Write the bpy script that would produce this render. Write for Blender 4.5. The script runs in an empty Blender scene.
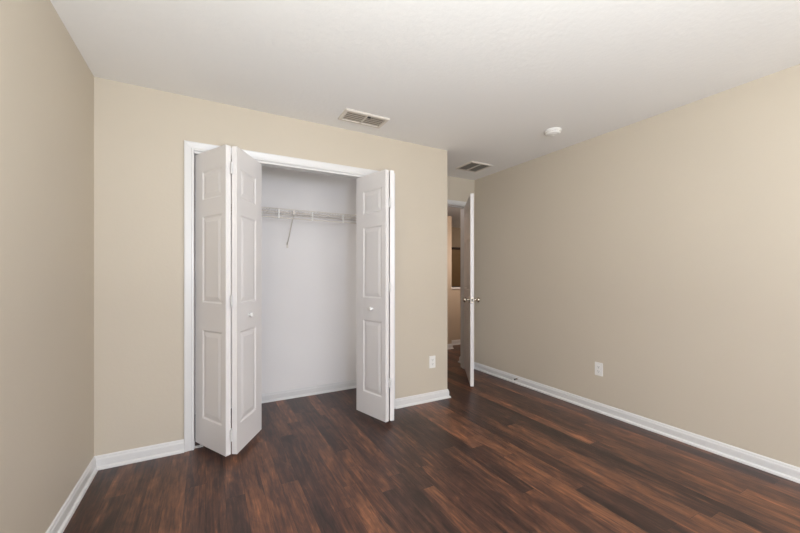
import bpy, bmesh, math, random
from mathutils import Vector, Matrix

random.seed(7)
S = bpy.context.scene
COL = S.collection
PI = math.pi

# ------------------------------------------------------------------ camera
cam_d = bpy.data.cameras.new('camera')
cam = bpy.data.objects.new('camera', cam_d)
COL.objects.link(cam)
cam.location = (0, 0, 1.205)
cam.rotation_euler = (PI / 2, 0, math.radians(-28.605))
cam_d.sensor_width = 36
cam_d.lens = 351 / 800 * 36
cam_d.shift_y = 8.95 / 800
cam_d.clip_start = 0.02
S.camera = cam

# ------------------------------------------------------------------ world, lights, exposure
W = bpy.data.worlds.new('world')
S.world = W
W.use_nodes = True
W.node_tree.nodes['Background'].inputs[0].default_value = (0.80, 0.90, 1.0, 1)
W.node_tree.nodes['Background'].inputs[1].default_value = 1.0

def area_light(name, loc, rot, sx, sy, power, col, spread=PI):
    d = bpy.data.lights.new(name, 'AREA')
    d.shape = 'RECTANGLE'
    d.size = sx
    d.size_y = sy
    d.energy = power
    d.color = col
    d.spread = spread
    o = bpy.data.objects.new(name, d)
    COL.objects.link(o)
    o.location = loc
    o.rotation_euler = rot
    return o

def point_light(name, loc, radius, power, col):
    d = bpy.data.lights.new(name, 'POINT')
    d.shadow_soft_size = radius
    d.energy = power
    d.color = col
    o = bpy.data.objects.new(name, d)
    COL.objects.link(o)
    o.location = loc
    return o

# daylight entering by the window behind the camera, then added fill lights without fixtures
area_light('window_daylight', (1.55, -2.40, 1.45), (PI / 2, 0, 0), 2.4, 1.4, 44, (1.0, 1.0, 1.06))
area_light('ground_bounce', (1.75, -2.75, 0.55), (math.radians(135), 0, 0), 2.6, 0.9, 22, (0.92, 1.0, 0.55))
area_light('ceiling_bounce_fill', (0.20, -0.30, 1.0), (PI, 0, 0), 0.5, 0.5, 45, (0.98, 1.03, 1.0))  # added fill aimed at the ceiling like a bounced flash, no real fixture
point_light('camera_side_fill', (0.3, -0.8, 1.5), 0.25, 58, (0.87, 1.0, 1.25))  # invented soft fill from the camera side, no lamp stands here
area_light('closet_strip_fill', (1.72, 2.96, 1.15), (PI / 2, 0, 0), 0.06, 2.0, 1.5, (1.0, 0.98, 0.97))  # added fill hidden behind the closet pier to lift the back wall
point_light('hall_fill', (3.95, 4.05, 1.5), 0.12, 15, (1.0, 0.87, 0.80))  # unseen fill added to brighten the partition end and half wall
point_light('entry_fill', (2.2, 4.25, 2.2), 0.12, 3.5, (1.0, 0.88, 0.84))  # weak added fill for the jamb and door face, no fixture
point_light('stair_fill', (6.0, 6.2, 2.0), 0.15, 4.0, (1.0, 0.86, 0.72))  # made-up source that lifts the far hall wall and ceiling

S.view_settings.view_transform = 'Standard'
S.view_settings.look = 'None'
S.view_settings.gamma = 1
S.view_settings.use_curve_mapping = False
S.view_settings.exposure = 0.38

# ------------------------------------------------------------------ materials
def srgb(r, g, b):
    def f(c):
        c /= 255
        return c / 12.92 if c <= 0.04045 else ((c + 0.055) / 1.055) ** 2.4
    return (f(r), f(g), f(b), 1)

def mat(name, col, rough=0.5, metal=0.0, bump=0.0, bscale=60.0, vary=0.0, vscale=3.0, spec=0.5, detail=3.0):
    m = bpy.data.materials.new(name)
    m.use_nodes = True
    nt = m.node_tree
    b = nt.nodes['Principled BSDF']
    b.inputs['Base Color'].default_value = col
    b.inputs['Roughness'].default_value = rough
    b.inputs['Metallic'].default_value = metal
    b.inputs['Specular IOR Level'].default_value = spec
    tc = nt.nodes.new('ShaderNodeTexCoord')
    if vary > 0:
        n = nt.nodes.new('ShaderNodeTexNoise')
        n.inputs['Scale'].default_value = vscale
        n.inputs['Detail'].default_value = 4
        nt.links.new(tc.outputs['Object'], n.inputs['Vector'])
        mx = nt.nodes.new('ShaderNodeMix')
        mx.data_type = 'RGBA'
        mx.inputs[6].default_value = tuple(c * (1 - vary) for c in col[:3]) + (1,)
        mx.inputs[7].default_value = tuple(min(1, c * (1 + vary)) for c in col[:3]) + (1,)
        nt.links.new(n.outputs['Fac'], mx.inputs[0])
        nt.links.new(mx.outputs[2], b.inputs['Base Color'])
    if bump > 0:
        n = nt.nodes.new('ShaderNodeTexNoise')
        n.inputs['Scale'].default_value = bscale
        n.inputs['Detail'].default_value = detail
        nt.links.new(tc.outputs['Object'], n.inputs['Vector'])
        bp = nt.nodes.new('ShaderNodeBump')
        bp.inputs['Strength'].default_value = bump
        bp.inputs['Distance'].default_value = 0.004
        nt.links.new(n.outputs['Fac'], bp.inputs['Height'])
        nt.links.new(bp.outputs['Normal'], b.inputs['Normal'])
    return m

M = {}
M['wall'] = mat('greige_wall_paint', srgb(204, 193, 176), 0.55, bump=0.10, bscale=55, vary=0.012, spec=0.3)
M['ceiling'] = mat('ceiling_paint', srgb(240, 238, 236), 0.8, bump=0.35, bscale=34, vary=0.01, spec=0.2, detail=5)
M['closet'] = mat('closet_white_paint', srgb(238, 234, 232), 0.6, bump=0.08, bscale=50, vary=0.02, vscale=2.0, spec=0.3)
M['trim'] = mat('white_trim_paint', srgb(221, 219, 217), 0.32, vary=0.01)
M['door'] = mat('white_door_paint', srgb(229, 225, 223), 0.38, bump=0.04, bscale=90)
M['nickel'] = mat('satin_nickel', srgb(196, 186, 170), 0.25, 1.0)
M['plastic'] = mat('white_plastic', srgb(236, 234, 230), 0.35)
M['slot'] = mat('dark_slot', srgb(60, 56, 52), 0.6)
M['vent'] = mat('painted_vent_metal', srgb(222, 214, 204), 0.45)
M['louver'] = mat('grey_louver_metal', srgb(196, 186, 174), 0.5)
M['duct'] = mat('dark_duct', srgb(112, 104, 94), 0.8)
M['wire'] = mat('vinyl_coated_wire', srgb(218, 210, 200), 0.4)
M['rubber'] = mat('black_rubber', srgb(40, 36, 34), 0.6)
M['hallwall'] = mat('tan_hall_paint', srgb(196, 178, 156), 0.6, bump=0.08, bscale=55, spec=0.3)
M['darkwood'] = mat('dark_brown_wood', srgb(58, 40, 28), 0.5, vary=0.15, vscale=20)
M['canvas'] = mat('brown_picture_surface', srgb(165, 136, 100), 0.6, vary=0.1, vscale=5)

def floor_material():
    m = bpy.data.materials.new('dark_walnut_laminate')
    m.use_nodes = True
    nt = m.node_tree
    L = nt.links.new
    N = nt.nodes.new
    b = nt.nodes['Principled BSDF']
    tc = N('ShaderNodeTexCoord')
    sep = N('ShaderNodeSeparateXYZ')
    L(tc.outputs['Object'], sep.inputs[0])

    def math_(op, a, bb=None, clamp=False):
        n = N('ShaderNodeMath')
        n.operation = op
        n.use_clamp = clamp
        for i, v in enumerate((a, bb)):
            if v is None:
                continue
            if isinstance(v, (int, float)):
                n.inputs[i].default_value = v
            else:
                L(v, n.inputs[i])
        return n.outputs[0]

    def white(v1, v2=None):
        n = N('ShaderNodeTexWhiteNoise')
        n.noise_dimensions = '2D'
        c = N('ShaderNodeCombineXYZ')
        L(v1, c.inputs[0])
        if v2 is not None:
            L(v2, c.inputs[1])
        L(c.outputs[0], n.inputs['Vector'])
        return n.outputs['Value']

    X, Y = sep.outputs[0], sep.outputs[1]
    PW, PL = 0.096, 1.22
    u = math_('DIVIDE', math_('ADD', X, 10.0), PW)
    row = math_('FLOOR', u)
    fu = math_('FRACT', u)
    v = math_('ADD', math_('DIVIDE', math_('ADD', Y, 10.0), PL), math_('MULTIPLY', white(row), 7.3))
    col_ = math_('FLOOR', v)
    fv = math_('FRACT', v)
    pid = white(row, col_)
    pid2 = white(math_('ADD', row, 31.7), col_)

    # grain: noise stretched along the board, shifted per board
    def grain(sx, sy, detail, rough, dist=0.0):
        c = N('ShaderNodeCombineXYZ')
        L(math_('ADD', math_('MULTIPLY', X, sx), math_('MULTIPLY', pid, 37.0)), c.inputs[0])
        L(math_('ADD', math_('MULTIPLY', Y, sy), math_('MULTIPLY', pid2, 53.0)), c.inputs[1])
        L(math_('MULTIPLY', pid, 11.0), c.inputs[2])
        n = N('ShaderNodeTexNoise')
        n.inputs['Scale'].default_value = 1.0
        n.inputs['Detail'].default_value = detail
        n.inputs['Roughness'].default_value = rough
        n.inputs['Distortion'].default_value = dist
        L(c.outputs[0], n.inputs['Vector'])
        return n.outputs['Fac']

    g1 = grain(22.0, 2.2, 6, 0.62, 0.7)
    g2 = grain(105.0, 6.0, 4, 0.7, 0.3)
    g3 = grain(10.0, 4.5, 4, 0.6, 1.2)
    f = math_('ADD', math_('MULTIPLY', g1, 0.62), math_('MULTIPLY', g2, 0.46))
    f = math_('ADD', f, math_('MULTIPLY', g3, 0.40))
    f = math_('ADD', f, math_('MULTIPLY', math_('SUBTRACT', pid, 0.5), 0.24))
    g4 = grain(42.0, 3.0, 3, 0.6, 0.5)
    streak = math_('MULTIPLY', math_('SUBTRACT', g4, 0.60, True), 1.1)
    dark = math_('MULTIPLY', math_('SUBTRACT', 0.40, g4, True), 1.3)
    f = math_('SUBTRACT', math_('ADD', f, streak), dark)
    f = math_('SUBTRACT', f, 0.24)
    r = N('ShaderNodeValToRGB')
    el = r.color_ramp.elements
    el[0].position = 0.28
    el[0].color = srgb(40, 27, 25)
    el[1].position = 0.80
    el[1].color = srgb(164, 106, 74)
    for p, c in ((0.42, srgb(63, 42, 37)), (0.54, srgb(88, 58, 46)), (0.66, srgb(119, 78, 56))):
        e = el.new(p)
        e.color = c
    L(f, r.inputs['Fac'])
    # seams
    e1 = math_('LESS_THAN', math_('MINIMUM', fu, math_('SUBTRACT', 1.0, fu)), 0.010)
    e2 = math_('LESS_THAN', math_('MINIMUM', fv, math_('SUBTRACT', 1.0, fv)), 0.0010)
    seam = math_('MAXIMUM', e1, e2)
    mx = N('ShaderNodeMix')
    mx.data_type = 'RGBA'
    mx.inputs[7].default_value = srgb(36, 24, 20)
    L(math_('MULTIPLY', seam, 0.65), mx.inputs[0])
    L(r.outputs['Color'], mx.inputs[6])
    L(mx.outputs[2], b.inputs['Base Color'])
    L(math_('ADD', 0.27, math_('MULTIPLY', g2, 0.16)), b.inputs['Roughness'])
    b.inputs['Specular IOR Level'].default_value = 0.45
    bp = N('ShaderNodeBump')
    bp.inputs['Strength'].default_value = 0.25
    bp.inputs['Distance'].default_value = 0.001
    L(math_('SUBTRACT', g2, math_('MULTIPLY', seam, 1.2)), bp.inputs['Height'])
    L(bp.outputs['Normal'], b.inputs['Normal'])
    return m

M['floor'] = floor_material()

# ------------------------------------------------------------------ helpers
def link(name, bm, material, parent=None, smooth=False, loc=None, rotz=None):
    bmesh.ops.recalc_face_normals(bm, faces=bm.faces)
    me = bpy.data.meshes.new(name)
    bm.to_mesh(me)
    bm.free()
    for i in ([material] if not isinstance(material, (list, tuple)) else material):
        me.materials.append(i)
    if smooth:
        for p in me.polygons:
            p.use_smooth = True
    o = bpy.data.objects.new(name, me)
    COL.objects.link(o)
    if parent:
        o.parent = parent
    if loc:
        o.location = loc
    if rotz is not None:
        o.rotation_euler = (0, 0, rotz)
    return o

def smooth_by_angle(o, deg=35):
    me = o.data
    for p in me.polygons:
        p.use_smooth = True
    me.set_sharp_from_angle(angle=math.radians(deg))
    return o

def empty(name, loc, rotz=0):
    o = bpy.data.objects.new(name, None)
    o.empty_display_size = 0.1
    COL.objects.link(o)
    o.location = loc
    o.rotation_euler = (0, 0, rotz)
    return o

def tag(o, label, cat, group=None, kind=None):
    o['label'] = label
    o['category'] = cat
    if group:
        o['group'] = group
    if kind:
        o['kind'] = kind
    return o

def structure(o, label=None, cat=None):
    o['kind'] = 'structure'
    if label:
        o['label'] = label
        o['category'] = cat
    return o

def box(bm, x0, x1, y0, y1, z0, z1, bevel=0.0, mat_i=0):
    vs = [bm.verts.new(p) for p in ((x0, y0, z0), (x1, y0, z0), (x1, y1, z0), (x0, y1, z0),
                                    (x0, y0, z1), (x1, y0, z1), (x1, y1, z1), (x0, y1, z1))]
    fs = [bm.faces.new([vs[i] for i in q]) for q in ((3, 2, 1, 0), (4, 5, 6, 7), (0, 1, 5, 4), (1, 2, 6, 5), (2, 3, 7, 6), (3, 0, 4, 7))]
    for f in fs:
        f.material_index = mat_i
    if bevel > 0:
        es = list({e for f in fs for e in f.edges})
        bmesh.ops.bevel(bm, geom=es, offset=bevel, segments=2, affect='EDGES', profile=0.6)
    return bm

def tube(bm, p, q, r, n=8):
    p, q = Vector(p), Vector(q)
    d = (q - p).normalized()
    a = d.orthogonal().normalized()
    b = d.cross(a)
    r0 = [bm.verts.new(p + r * (math.cos(t) * a + math.sin(t) * b)) for t in (2 * PI * i / n for i in range(n))]
    r1 = [bm.verts.new(q + r * (math.cos(t) * a + math.sin(t) * b)) for t in (2 * PI * i / n for i in range(n))]
    for i in range(n):
        bm.faces.new((r0[i], r0[(i + 1) % n], r1[(i + 1) % n], r1[i]))
    bm.faces.new(r0[::-1])
    bm.faces.new(r1)

def lathe(bm, prof, n=32, axis='Z', origin=(0, 0, 0), sign=1):
    """prof: (radius, height) pairs; spun round the axis through origin."""
    o = Vector(origin)
    def pt(r, h, t):
        a, b, h = r * math.cos(t), r * math.sin(t), h * sign
        if axis == 'Z':
            return o + Vector((a, b, h))
        if axis == 'Y':
            return o + Vector((a, h, b))
        return o + Vector((h, a, b))
    rings = []
    for r, h in prof:
        if r < 1e-6:
            rings.append([bm.verts.new(pt(0, h, 0))])
        else:
            rings.append([bm.verts.new(pt(r, h, 2 * PI * i / n)) for i in range(n)])
    for A, B in zip(rings, rings[1:]):
        for i in range(n):
            j = (i + 1) % n
            if len(A) == 1 and len(B) == 1:
                continue
            if len(A) == 1:
                bm.faces.new((A[0], B[i], B[j]))
            elif len(B) == 1:
                bm.faces.new((A[i], A[j], B[0]))
            else:
                bm.faces.new((A[i], A[j], B[j], B[i]))
    if len(rings[0]) > 1:
        bm.faces.new(rings[0][::-1])
    if len(rings[-1]) > 1:
        bm.faces.new(rings[-1])

def sweep(bm, path, prof, to3d):
    """Mitred sweep: path of 2D points, closed profile of (sideways a, height b); a goes to the LEFT of the path direction."""
    n = len(path)
    P = [Vector(p) for p in path]
    offs = []
    for i in range(n):
        ns = []
        if i > 0:
            d = (P[i] - P[i - 1]).normalized()
            ns.append(Vector((-d.y, d.x)))
        if i < n - 1:
            d = (P[i + 1] - P[i]).normalized()
            ns.append(Vector((-d.y, d.x)))
        if len(ns) == 1:
            offs.append(ns[0])
        else:
            m = ns[0] + ns[1]
            offs.append(m / (1 + ns[0].dot(ns[1])))
    rings = [[bm.verts.new(to3d(P[i].x + offs[i].x * a, P[i].y + offs[i].y * a, b)) for a, b in prof] for i in range(n)]
    k = len(prof)
    for A, B in zip(rings, rings[1:]):
        for i in range(k):
            j = (i + 1) % k
            bm.faces.new((A[i], A[j], B[j], B[i]))
    bm.faces.new(rings[0][::-1])
    bm.faces.new(rings[-1])

# ------------------------------------------------------------------ dimensions
H = 2.44
XL, XR = -0.625, 3.030
YB, YF, YA = -2.20, 2.823, 3.539
XC = 2.073
T = 0.115
OX0, OX1, OZ = -0.088, 1.422, 2.069           # closet opening
DX0, DX1, DZ = 2.085, 2.904, 2.084            # entry doorway
CYB = 3.55                                     # closet back
CX0, CX1 = -0.52, XC - T

# ------------------------------------------------------------------ room shell
bm = bmesh.new()
box(bm, -1.2, 7.0, -2.6, 8.0, -0.1, 0)
structure(link('floor', bm, M['floor']), 'dark walnut plank laminate floor', 'floor')
bm = bmesh.new()
box(bm, -1.2, 7.0, -2.6, 8.0, H, H + 0.1)
structure(link('ceiling', bm, M['ceiling']), 'off-white lightly textured ceiling', 'ceiling')

bm = bmesh.new()
box(bm, XL - T, XL, YB - T, CYB, 0, H)
structure(link('wall_left', bm, M['wall']), 'greige wall on the left', 'wall')
bm = bmesh.new()
box(bm, XR, XR + T, YB - T, YA, 0, H)
structure(link('wall_right', bm, M['wall']), 'long greige wall on the right', 'wall')

# closet wall with the closet opening
bm = bmesh.new()
box(bm, XL, OX0 - 0.018, YF, YF + T, 0, H)
box(bm, OX1 + 0.018, XC, YF, YF + T, 0, H)
box(bm, OX0 - 0.018, OX1 + 0.018, YF, YF + T, OZ + 0.018, H)
bmesh.ops.remove_doubles(bm, verts=bm.verts, dist=1e-5)
structure(link('wall_far', bm, M['wall']), 'greige wall around the closet opening', 'wall')
bm = bmesh.new()
box(bm, XC - T + 0.001, XC, YF + T, YA, 0, H)
structure(link('wall_return', bm, M['wall']), 'short greige return wall beside the entry', 'wall')

# entry wall with the doorway
bm = bmesh.new()
box(bm, XC, DX0 - 0.018, YA, YA + T, 0, H)
box(bm, DX1 + 0.018, XR + T, YA, YA + T, 0, H)
box(bm, DX0 - 0.018, DX1 + 0.018, YA, YA + T, DZ + 0.018, H)
structure(link('wall_entry', bm, M['wall']), 'narrow greige wall above the entry doorway', 'wall')

# window wall behind the camera
WX0, WX1, WZ0, WZ1 = 0.35, 2.75, 0.75, 2.15
bm = bmesh.new()
box(bm, XL, WX0, YB - T, YB, 0, H)
box(bm, WX1, XR, YB - T, YB, 0, H)
box(bm, WX0, WX1, YB - T, YB, 0, WZ0)
box(bm, WX0, WX1, YB - T, YB, WZ1, H)
structure(link('wall_back', bm, M['wall']))
bm = bmesh.new()
for x0, x1, z0, z1 in ((WX0, WX0 + .05, WZ0, WZ1), (WX1 - .05, WX1, WZ0, WZ1), (WX0, WX1, WZ0, WZ0 + .05), (WX0, WX1, WZ1 - .05, WZ1),
                       (1.53, 1.57, WZ0, WZ1), (WX0, WX1, 1.43, 1.47)):
    box(bm, x0, x1, YB - .09, YB - .04, z0, z1)
structure(link('window_1', bm, M['trim']))

# closet inside
bm = bmesh.new()
box(bm, CX0 - .05, CX1, CYB, CYB + 0.1, 0, H)
structure(link('wall_closet_back', bm, M['closet']), 'white back wall inside the closet', 'wall')
bm = bmesh.new()
box(bm, CX0 - .05, CX0, YF + T, CYB, 0, H)
structure(link('wall_closet_left', bm, M['closet']))
bm = bmesh.new()
box(bm, CX1 - .012, CX1, YF + T, CYB, 0, H)
structure(link('wall_closet_right', bm, M['closet']))
bm = bmesh.new()
box(bm, CX0, OX0 - .018, YF + T, YF + T + .006, 0, H)
box(bm, OX1 + .018, CX1 - .012, YF + T, YF + T + .006, 0, H)
box(bm, OX0 - .018, OX1 + .018, YF + T, YF + T + .006, OZ + .018, H)
structure(link('wall_closet_front', bm, M['closet']))

# ------------------------------------------------------------------ hall beyond the doorway
HW = (4.667, 3.512)            # partition plane and its end
bm = bmesh.new()
box(bm, 1.2, HW[1], HW[0], HW[0] + T, 0, 2.18)
structure(link('wall_hall', bm, M['hallwall']), 'tan hall wall end seen through the doorway', 'wall')
bm = bmesh.new()
box(bm, HW[1], 7.0, 4.90, 4.90 + T, 0, 0.965)
structure(link('wall_hall_half', bm, M['hallwall']), 'tan half wall in the hall under a white cap', 'wall')
bm = bmesh.new()
box(bm, HW[1] - .05, 7.0, 4.875, 4.90 + T + .025, 0.967, 1.0, bevel=.006)
structure(link('trim_hall_cap', bm, M['trim']), 'white cap on the half wall in the hall', 'trim')
bm = bmesh.new()
box(bm, 1.2, 7.0, 7.25, 7.37, 0, H)
structure(link('wall_hall_far', bm, M['hallwall']), 'far brown-lit wall beyond the half wall', 'wall')
bm = bmesh.new()
box(bm, 3.072, 3.7, YA + T, 3.879, 0, H)
structure(link('wall_hall_corner', bm, M['hallwall']))
bm = bmesh.new()
box(bm, 6.9, 7.0, 3.6, 7.25, 0, H)
structure(link('wall_hall_right', bm, M['hallwall']))
bm = bmesh.new()
box(bm, 1.1, 1.2, 3.65, 7.25, 0, H)
structure(link('wall_hall_left', bm, M['hallwall']))
bm = bmesh.new()
box(bm, 3.7, 7.0, YA, YA + T, 0, H)
structure(link('wall_hall_near', bm, M['hallwall']))

# ------------------------------------------------------------------ baseboards
BASE = [(0, 0), (0.026, 0), (0.026, 0.005), (0.023, 0.014), (0.014, 0.020), (0.013, 0.021), (0.013, 0.058), (0.0115, 0.064),
        (0.0085, 0.068), (0.008, 0.074), (0.005, 0.080), (0.002, 0.083), (0, 0.083)]
def flat(x, y, b):
    return (x, y, b)
def baseboard(name, path, label=None, material='trim'):
    b = bmesh.new()
    sweep(b, path, BASE, flat)
    o = structure(link(name, b, M[material]), label, 'baseboard' if label else None)
    return o
CW = 0.060                                     # casing width
baseboard('baseboard_left', [(OX0 - CW + .002, YF), (XL, YF), (XL, YB)], 'white baseboard along the left wall, turning to the closet casing')
baseboard('baseboard_far', [(XC, YA), (XC, YF), (OX1 + CW - .002, YF)], 'short white baseboard right of the closet doors')
baseboard('baseboard_right', [(XR, YB), (XR, YA), (DX1 + CW, YA)], 'white baseboard along the right wall')
baseboard('baseboard_closet', [(CX1 - .012, YF + T + .01), (CX1 - .012, CYB), (CX0, CYB), (CX0, YF + T + .01)], 'white baseboard inside the closet')
baseboard('baseboard_hall', [(HW[1], HW[0] + T), (HW[1], HW[0]), (1.3, HW[0])], 'white baseboard round the hall wall end')
baseboard('baseboard_hall_half', [(6.9, 4.90), (HW[1], 4.90)], 'white baseboard of the half wall in the hall')
baseboard('baseboard_hall_corner', [(3.072, YA + T + .02), (3.072, 3.879), (3.7, 3.879)], 'white baseboard corner just past the open door')

# ------------------------------------------------------------------ casings and jambs
CAS = [(0.0, 0.0), (0.0, 0.010), (0.004, 0.013), (0.012, 0.014), (0.018, 0.011), (0.040, 0.015), (0.052, 0.018), (0.058, 0.017), (0.060, 0.012), (0.060, 0.0)]
def casing(b, x0, x1, z, ywall, sgn):
    # left of the direction up-across-down is the outside
    sweep(b, [(x0, 0), (x0, z), (x1, z), (x1, 0)], CAS, lambda u, v, h: (u, ywall - sgn * h, v))
b = bmesh.new()
casing(b, OX0, OX1, OZ, YF, 1)
structure(link('trim_closet', b, M['trim']), 'white casing round the closet opening', 'trim')
b = bmesh.new()
box(b, OX0 - .017, OX0, YF - .001, YF + T + .004, 0, OZ)
box(b, OX1, OX1 + .017, YF - .001, YF + T + .004, 0, OZ)
box(b, OX0 - .017, OX1 + .017, YF - .001, YF + T + .004, OZ, OZ + .017)
box(b, OX0 + .002, OX1 - .002, YF - .003, YF + .070, OZ - .016, OZ - .0005)        # fascia and door track
structure(link('trim_closet_jamb', b, M['trim']), 'white jamb lining and track of the closet opening', 'trim')
b = bmesh.new()
casing(b, DX0, DX1, DZ, YA, 1)
casing(b, DX0, DX1, DZ, YA + T, -1)
structure(link('trim_entry', b, M['trim']), 'white casing round the entry doorway', 'trim')
b = bmesh.new()
box(b, DX0 - .017, DX0, YA - .001, YA + T + .001, 0, DZ)
box(b, DX1, DX1 + .017, YA - .001, YA + T + .001, 0, DZ)
box(b, DX0 - .017, DX1 + .017, YA - .001, YA + T + .001, DZ, DZ + .017)
box(b, DX0, DX0 + .011, YA + .04, YA + .075, 0, DZ)
box(b, DX1 - .011, DX1, YA + .04, YA + .075, 0, DZ)
box(b, DX0, DX1, YA + .04, YA + .075, DZ - .011, DZ)
structure(link('trim_entry_jamb', b, M['trim']), 'white jamb and stop of the entry doorway', 'trim')

# ------------------------------------------------------------------ panelled door slabs
def slab(b, w, t, z0, z1, panels):
    """Moulded slab: x 0..w, y 0..t, both faces with raised panels (x0,x1,z0,z1)."""
    xs = sorted({0, w} | {p[0] for p in panels} | {p[1] for p in panels})
    zs = sorted({z0, z1} | {p[2] for p in panels} | {p[3] for p in panels})
    rings_def = [(0.0, 0.0), (0.003, 0.0005), (0.011, 0.0060), (0.016, 0.0068), (0.019, 0.0064), (0.043, 0.0018), (0.046, 0.0014)]
    for yy, s in ((0, 1), (t, -1)):
        for i in range(len(xs) - 1):
            for j in range(len(zs) - 1):
                a0, a1, c0, c1 = xs[i], xs[i + 1], zs[j], zs[j + 1]
                if any(abs(a0 - p[0]) < 1e-6 and abs(a1 - p[1]) < 1e-6 and abs(c0 - p[2]) < 1e-6 and abs(c1 - p[3]) < 1e-6 for p in panels):
                    prev = None
                    for d, dep in rings_def:
                        r = [b.verts.new((x, yy + s * dep, z)) for x, z in ((a0 + d, c0 + d), (a1 - d, c0 + d), (a1 - d, c1 - d), (a0 + d, c1 - d))]
                        if prev:
                            for k in range(4):
                                b.faces.new((prev[k], prev[(k + 1) % 4], r[(k + 1) % 4], r[k]))
                        prev = r
                    b.faces.new(prev)
                else:
                    b.faces.new([b.verts.new(q) for q in ((a0, yy, c0), (a1, yy, c0), (a1, yy, c1), (a0, yy, c1))])
    for q in (((0, 0, z0), (0, t, z0), (0, t, z1), (0, 0, z1)), ((w, 0, z0), (w, t, z0), (w, t, z1), (w, 0, z1)),
              ((0, 0, z0), (w, 0, z0), (w, t, z0), (0, t, z0)), ((0, 0, z1), (w, 0, z1), (w, t, z1), (0, t, z1))):
        b.faces.new([b.verts.new(p) for p in q])
    bmesh.ops.remove_doubles(b, verts=b.verts, dist=1e-5)

DB, DT_ = 0.038, 2.049                          # bottom and top of the bifold leaves
LW, LT = 0.375, 0.034
LEAF_PANELS = [(.046, LW - .092, DB + .184, DB + .796), (.046, LW - .092, DB + .978, DB + 1.573), (.046, LW - .092, DB + 1.682, DB + 1.880)]

def place(o, p, q_dir, outer_dir):
    """Local x runs along q_dir from p; the local y=0 face is the hinge-side face and y grows along outer_dir."""
    x = Vector((q_dir[0], q_dir[1], 0)).normalized()
    y = Vector((outer_dir[0], outer_dir[1], 0)).normalized()
    m = Matrix(((x.x, y.x, 0, p[0]), (x.y, y.y, 0, p[1]), (0, 0, 1, 0), (0, 0, 0, 1)))
    return m

def mesh_at(b, m, root):
    b.transform(m)
    b.transform(Matrix.Translation(-Vector(root.location)))

HINGE_Z = (0.155, 1.045, 1.905)
def bifold(hx, hy, a, c, label, side, knob_leaf, hinge_z, gap):
    """Hinge line (hx,hy) at the fold; leaf on the left at angle a from the wall normal, leaf on the right at angle c."""
    px, py = (hx - math.sin(a) * LW, hy + math.cos(a) * LW)
    qx, qy = (hx + math.sin(c) * LW, hy + math.cos(c) * LW)
    root = empty('closet_bifold_door', (hx, hy, 0))
    tag(root, label, 'closet door', kind='thing')
    mats = []
    for s, ang in ((-1, a), (1, c)):
        d = (s * math.sin(ang), math.cos(ang))
        out = (s * math.cos(ang), -math.sin(ang))
        m = place(None, (hx + s * gap, hy), d, out)
        b = bmesh.new()
        slab(b, LW, LT, DB, DT_, LEAF_PANELS)
        mesh_at(b, m, root)
        leaf = link('leaf', b, M['door'], root)
        bv = leaf.modifiers.new('edge', 'BEVEL')
        bv.width = 0.0015
        bv.segments = 2
        bv.limit_method = 'ANGLE'
        bv.angle_limit = math.radians(60)
        mats.append((leaf, m))
    leaf, m = mats[knob_leaf]
    b = bmesh.new()
    lathe(b, [(0.011, 0), (0.011, .003), (0.007, .006), (0.0065, .012), (0.010, .016), (0.0155, .020), (0.0170, .026), (0.0150, .031), (0.009, .034), (0, .0345)],
          24, 'Y', (LW / 2 - .026, LT - .0005, .930))
    mesh_at(b, m, root)
    smooth_by_angle(link('knob', b, M['plastic'], leaf), 50)
    for z in hinge_z:
        b = bmesh.new()
        box(b, hx - gap - .0028, hx + gap + .0028, hy - .024, hy + .004, z - .036, z + .036)
        tube(b, (hx, hy - .026, z - .036), (hx, hy - .026, z + .036), .0050, 10)
        b.transform(Matrix.Translation(-Vector(root.location)))
        link('hinge', b, M['trim'], root)
    # pivot pins: bottom one in a floor bracket, top ones in the track
    ends = ((px + .012, py - .02), (qx - .012, qy - .02))
    jx = 0 if side < 0 else 1
    for i, (ex, ey) in enumerate(ends):
        b = bmesh.new()
        tube(b, (ex + (-.012 if i == 0 else .012), ey, DT_ - .01), (ex + (-.012 if i == 0 else .012), ey, OZ - .017), .005, 10)
        b.transform(Matrix.Translation(-Vector(root.location)))
        link('pivot_pin', b, M['nickel'], root)
    b = bmesh.new()
    ex, ey = ends[jx]
    wall_x = OX0 if side < 0 else OX1
    box(b, min(wall_x, wall_x - side * .055), max(wall_x, wall_x - side * .055), ey - .016, ey + .016, 0, .004)
    box(b, min(wall_x, wall_x - side * .003), max(wall_x, wall_x - side * .003), ey - .016, ey + .016, 0, .05)
    tube(b, (ex - .012 if side < 0 else ex + .012, ey, .003), (ex - .012 if side < 0 else ex + .012, ey, DB + .004), .005, 10)
    b.transform(Matrix.Translation(-Vector(root.location)))
    link('floor_bracket', b, M['trim'], root)
    return root

bifold(0.1300, 2.537, math.radians(28.5), math.radians(30.6), 'white panelled bifold closet door half folded on the left of the opening', -1, 1, (0.17, 1.04, 1.90), .0030)
bifold(1.2720, 2.510, math.radians(16.3), math.radians(15.3), 'white panelled bifold closet door folded flat at the right of the opening', 1, 0, (0.345, 1.115, 1.785), .0055)

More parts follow.
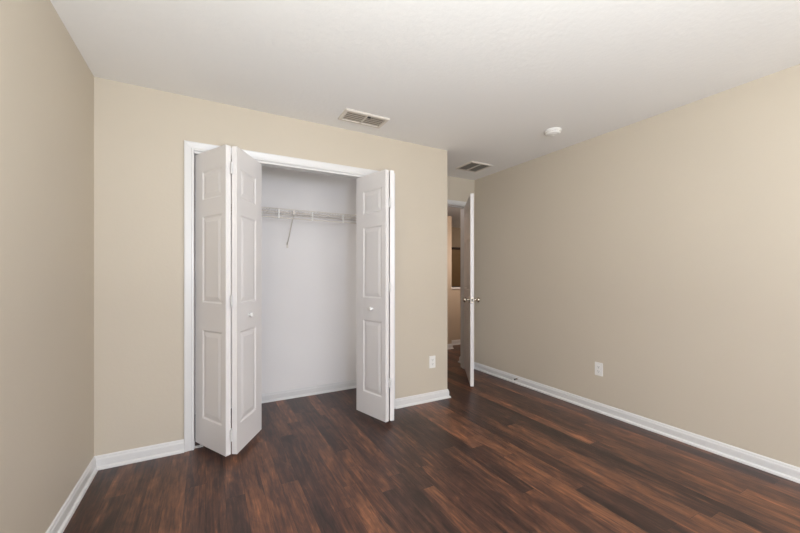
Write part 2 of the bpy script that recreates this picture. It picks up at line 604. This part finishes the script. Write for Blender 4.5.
# ------------------------------------------------------------------ entry door
EW, ET = 0.813, 0.035
ep = [(x0, x1, z0, z1) for x0, x1 in ((.115, .355), (.458, .698)) for z0, z1 in ((.255, .84), (1.04, 1.62), (1.72, 1.94))]
th = math.radians(55.8)
hd = (-math.cos(th), -math.sin(th))
hn = (-math.sin(th), math.cos(th))
hp = (DX1 - .004, YA - .004)
root = empty('door_1', (hp[0], hp[1], 0))
structure(root, 'white six-panel entry door standing ajar near the right wall', 'door')
Mdoor = place(None, hp, hd, hn)
b = bmesh.new()
slab(b, EW, ET, .040, 2.066, ep)
mesh_at(b, Mdoor, root)
o = link('leaf', b, M['door'], root)
bv = o.modifiers.new('edge', 'BEVEL')
bv.width = .0015
bv.segments = 2
bv.limit_method = 'ANGLE'
bv.angle_limit = math.radians(60)
KZ = .945
KN = [(0.033, 0), (0.033, .004), (0.029, .009), (0.014, .012), (0.012, .022), (0.013, .030), (0.020, .036), (0.0265, .046), (0.0275, .055), (0.0240, .064), (0.014, .069), (0, .070)]
for y0, s in ((ET, 1), (0, -1)):
    b = bmesh.new()
    lathe(b, KN, 28, 'Y', (EW - .062, y0, KZ), s)
    mesh_at(b, Mdoor, root)
    k = smooth_by_angle(link('door_knob', b, M['nickel'], root), 40)
b = bmesh.new()
box(b, EW - .0005, EW + .0015, .006, .029, KZ - .029, KZ + .029)
mesh_at(b, Mdoor, root)
lp = link('latch_plate', b, M['nickel'], root)
b = bmesh.new()
box(b, EW + .001, EW + .010, .012, .023, KZ - .011, KZ + .011)
mesh_at(b, Mdoor, root)
link('latch_bolt', b, M['slot'], lp)
for z in (.22, 1.03, 1.84):
    b = bmesh.new()
    tube(b, (-.002, -.006, z - .045), (-.002, -.006, z + .045), .0065, 12)
    box(b, -.001, .0005, 0, .03, z - .045, z + .045)
    mesh_at(b, Mdoor, root)
    link('hinge', b, M['nickel'], root)

# ------------------------------------------------------------------ closet shelf with hanging rail
SY0, SZ = CYB - .305, 1.797
root = empty('wire_shelf', (.68, CYB, SZ))
tag(root, 'white wire shelf with hanging rail on the closet back wall', 'shelf')
def at_root(b, r):
    b.transform(Matrix.Translation(-Vector(r.location)))
SX0, SX1 = CX0 + .004, CX1 - .016
b = bmesh.new()
n = int((SX1 - SX0) / .0254)
for i in range(n + 1):
    x = SX0 + .004 + i * .0254
    tube(b, (x, SY0, SZ + .004), (x, CYB - .004, SZ + .004), .0016, 6)
for y in (CYB - .006, SY0 + .15):
    tube(b, (SX0, y, SZ), (SX1, y, SZ), .0030, 8)
at_root(b, root)
link('wire_deck', b, M['wire'], root)
b = bmesh.new()
tube(b, (SX0, SY0, SZ), (SX1, SY0, SZ), .0036, 8)
for i in range(n + 1):
    x = SX0 + .004 + i * .0254
    tube(b, (x, SY0, SZ), (x, SY0 + .004, SZ - .028), .0014, 6)
tube(b, (SX0, SY0 + .004, SZ - .028), (SX1, SY0 + .004, SZ - .028), .0030, 8)
at_root(b, root)
link('front_lip', b, M['wire'], root)
b = bmesh.new()
tube(b, (SX0, SY0 + .004, SZ - .078), (SX1, SY0 + .004, SZ - .078), .0055, 10)
at_root(b, root)
rail = link('hanging_rail', b, M['wire'], root)
for k in range(-3, 4):
    x = .845 + .298 * k
    if SX0 < x < SX1:
        b = bmesh.new()
        box(b, x - .006, x + .006, SY0 - .002, SY0 + .008, SZ - .084, SZ - .004, bevel=.002)
        at_root(b, root)
        link('rail_hanger', b, M['plastic'], rail)
for x in (.677, 1.58, -.22):
    b = bmesh.new()
    tube(b, (x, SY0 + .006, SZ - .035), (x, CYB - .006, 1.505), .0048, 10)
    box(b, x - .009, x + .009, CYB - .006, CYB, 1.475, 1.53, bevel=.002)
    box(b, x - .008, x + .008, SY0 - .003, SY0 + .012, SZ - .045, SZ - .010, bevel=.002)
    at_root(b, root)
    link('support_brace', b, M['wire'], root)
for x in (.02, .45, .9, 1.35, 1.8):
    b = bmesh.new()
    box(b, x - .006, x + .006, CYB - .016, CYB, SZ - .006, SZ + .014, bevel=.002)
    at_root(b, root)
    link('wall_clip', b, M['plastic'], root)

# ------------------------------------------------------------------ ceiling vents
def frame_ring(b, w, d, ow, z0, z1):
    """Sloped picture-frame flange, outer w x d, opening inset by ow, outer edge thin."""
    def rect(x, y, z):
        return [b.verts.new(p) for p in ((-x, -y, z), (x, -y, z), (x, y, z), (-x, y, z))]
    R = [rect(w / 2, d / 2, 0), rect(w / 2, d / 2, z0), rect(w / 2 - .006, d / 2 - .006, z1), rect(w / 2 - ow, d / 2 - ow, z1), rect(w / 2 - ow, d / 2 - ow, 0)]
    for A, B in zip(R, R[1:]):
        for k in range(4):
            b.faces.new((A[k], A[(k + 1) % 4], B[(k + 1) % 4], B[k]))

def vent(cx, cy, w, d, ow, label, nsl, along, bars_x, tilt, slat_w, slat_mat):
    root = empty('ceiling_vent', (cx, cy, H))
    tag(root, label, 'vent')
    b = bmesh.new()
    frame_ring(b, w, d, ow, -.003, -.011)
    link('frame', b, M['vent'], root)
    b = bmesh.new()
    box(b, -w / 2 + ow, w / 2 - ow, -d / 2 + ow, d / 2 - ow, -.0015, -.0002)
    link('duct_opening', b, M['duct'], root)
    b = bmesh.new()
    inner = (d if along == 'x' else w) - 2 * ow
    ln = ((w if along == 'x' else d) - 2 * ow) / 2
    for i in range(nsl):
        p = -inner / 2 + (i + .5) * inner / nsl
        ca, sa = math.cos(tilt) * slat_w / 2, math.sin(tilt) * slat_w / 2
        zc = -.007
        if along == 'x':
            q = [(-ln, p - ca, zc - sa), (ln, p - ca, zc - sa), (ln, p + ca, zc + sa), (-ln, p + ca, zc + sa)]
        else:
            q = [(p - ca, -ln, zc - sa), (p - ca, ln, zc - sa), (p + ca, ln, zc + sa), (p + ca, -ln, zc + sa)]
        v0 = [b.verts.new(c) for c in q]
        v1 = [b.verts.new((c[0], c[1], c[2] + .0012)) for c in q]
        b.faces.new(v0)
        b.faces.new(v1[::-1])
        for k in range(4):
            b.faces.new((v0[k], v0[(k + 1) % 4], v1[(k + 1) % 4], v1[k]))
    link('louvers', b, M[slat_mat], root)
    for x in bars_x:
        b = bmesh.new()
        box(b, x - .006, x + .006, -d / 2 + ow - .002, d / 2 - ow + .002, -.013, -.003)
        link('divider', b, M['vent'], root)
    return root

v = vent(1.072, 2.560, .365, .196, .026, 'white rectangular ceiling register with two louver banks above the closet', 5, 'x', (0,), math.radians(4), .020, 'louver')
b = bmesh.new()
box(b, .005, .030, -.066, -.058, -.020, -.008)
link('damper_lever', b, M['slot'], v)
vent(2.640, 3.095, .300, .295, .022, 'square return air grille on the ceiling before the entry doorway', 10, 'x', (0,), math.radians(35), .016, 'louver')

# ------------------------------------------------------------------ smoke detector
root = empty('smoke_detector', (2.577, 2.003, H))
tag(root, 'round white smoke detector on the ceiling near the right wall', 'smoke detector')
b = bmesh.new()
lathe(b, [(.066, 0), (.068, -.003), (.068, -.010), (.064, -.012)], 48)
smooth_by_angle(link('mounting_base', b, M['plastic'], root), 30)
b = bmesh.new()
lathe(b, [(.061, -.0118), (.063, -.016), (.061, -.026), (.054, -.033), (.040, -.0365), (.038, -.0350), (.034, -.0350), (.032, -.0375), (0, -.0390)], 48)
cov = smooth_by_angle(link('cover', b, M['plastic'], root), 30)
b = bmesh.new()
lathe(b, [(.010, -.037), (.010, -.0405), (.008, -.042), (0, -.0422)], 20)
b.transform(Matrix.Translation((.018, .012, 0)))
smooth_by_angle(link('test_button', b, M['plastic'], cov), 30)
b = bmesh.new()
for i in range(20):
    t = 2 * PI * i / 20
    bb = bmesh.new()
    box(bb, .0595, .0632, -.0062, .0062, -.0235, -.0185)
    bb.transform(Matrix.Rotation(t, 4, 'Z'))
    me = bpy.data.meshes.new('tmp')
    bb.to_mesh(me)
    bb.free()
    b.from_mesh(me)
    bpy.data.meshes.remove(me)
link('smoke_slots', b, M['louver'], cov)

# ------------------------------------------------------------------ power outlets
def outlet(loc, rotz, label):
    root = empty('power_outlet', loc, rotz)
    tag(root, label, 'power outlet')
    b = bmesh.new()
    box(b, -.0355, .0355, -.006, 0, -.0585, .0585, bevel=.003)
    link('cover_plate', b, M['plastic'], root)
    for z in (-.0195, .0195):
        b = bmesh.new()
        pts = [(.0172 * math.cos(t) , max(-.0145, min(.0145, .0172 * math.sin(t)))) for t in (2 * PI * i / 32 for i in range(32))]
        f0 = [b.verts.new((x, -.0055, z + y)) for x, y in pts]
        f1 = [b.verts.new((x, -.0080, z + y)) for x, y in pts]
        b.faces.new(f0[::-1])
        b.faces.new(f1)
        for i in range(32):
            b.faces.new((f0[i], f0[(i + 1) % 32], f1[(i + 1) % 32], f1[i]))
        r = link('receptacle', b, M['plastic'], root)
        b = bmesh.new()
        box(b, -.0075, -.0052, -.0084, -.0078, z - .001, z + .008)
        box(b, .0052, .0075, -.0084, -.0078, z + .000, z + .007)
        lathe(b, [(.0026, 0), (.0026, .0006)], 12, 'Y', (0, -.0084, z - .0075))
        link('slots', b, M['slot'], r)
    b = bmesh.new()
    lathe(b, [(.003, 0), (.003, -.0012), (.0015, -.0018), (0, -.0018)], 12, 'Y', (0, -.006, 0))
    link('screw', b, M['vent'], root)
    return root
outlet((1.893, YF, .372), 0, 'white power outlet on the wall right of the closet')
outlet((XR, 1.882, .378), -PI / 2, 'white power outlet low on the long right wall')

# ------------------------------------------------------------------ spring door stop
root = empty('door_stop', (XR - .013, 2.81, .052))
tag(root, 'small spring door stop sticking out from the right baseboard', 'door stop')
b = bmesh.new()
lathe(b, [(.011, 0), (.011, -.003), (.007, -.008), (.005, -.012)], 16, 'X')
smooth_by_angle(link('base', b, M['nickel'], root), 30)
b = bmesh.new()
N_, K_ = 240, 6
prev = None
for i in range(N_ + 1):
    t = 2 * PI * 15 * i / N_
    ring = []
    for k in range(K_):
        q = 2 * PI * k / K_
        rr = .0048 + .0011 * math.cos(q)
        ring.append(b.verts.new((-.008 - .047 * i / N_ + .0011 * math.sin(q), rr * math.cos(t), rr * math.sin(t))))
    if prev:
        for k in range(K_):
            b.faces.new((prev[k], prev[(k + 1) % K_], ring[(k + 1) % K_], ring[k]))
    prev = ring
link('spring', b, M['slot'], root, smooth=True)
b = bmesh.new()
lathe(b, [(.006, -.054), (.0072, -.057), (.0072, -.066), (.005, -.069), (0, -.0695)], 16, 'X')
smooth_by_angle(link('rubber_tip', b, M['plastic'], root), 30)

# ------------------------------------------------------------------ framed picture on the far hall wall
root = empty('framed_picture', (5.40, 7.25, 1.40))
tag(root, 'dark brown framed panel on the far hall wall seen through the doorway', 'picture')
b = bmesh.new()
FR = [(0, 0), (0, .020), (.012, .030), (.05, .026), (.06, .012), (.06, 0)]
w2, h2 = .62, .47
sweep(b, [(-w2, h2), (w2, h2), (w2, -h2), (-w2, -h2), (-w2, h2)], FR, lambda u, v, h: (u, -h, v))
bmesh.ops.remove_doubles(b, verts=b.verts, dist=1e-6)
link('frame', b, M['darkwood'], root)
b = bmesh.new()
box(b, -w2, w2, -.012, 0, -h2, h2)
link('picture_panel', b, M['canvas'], root)
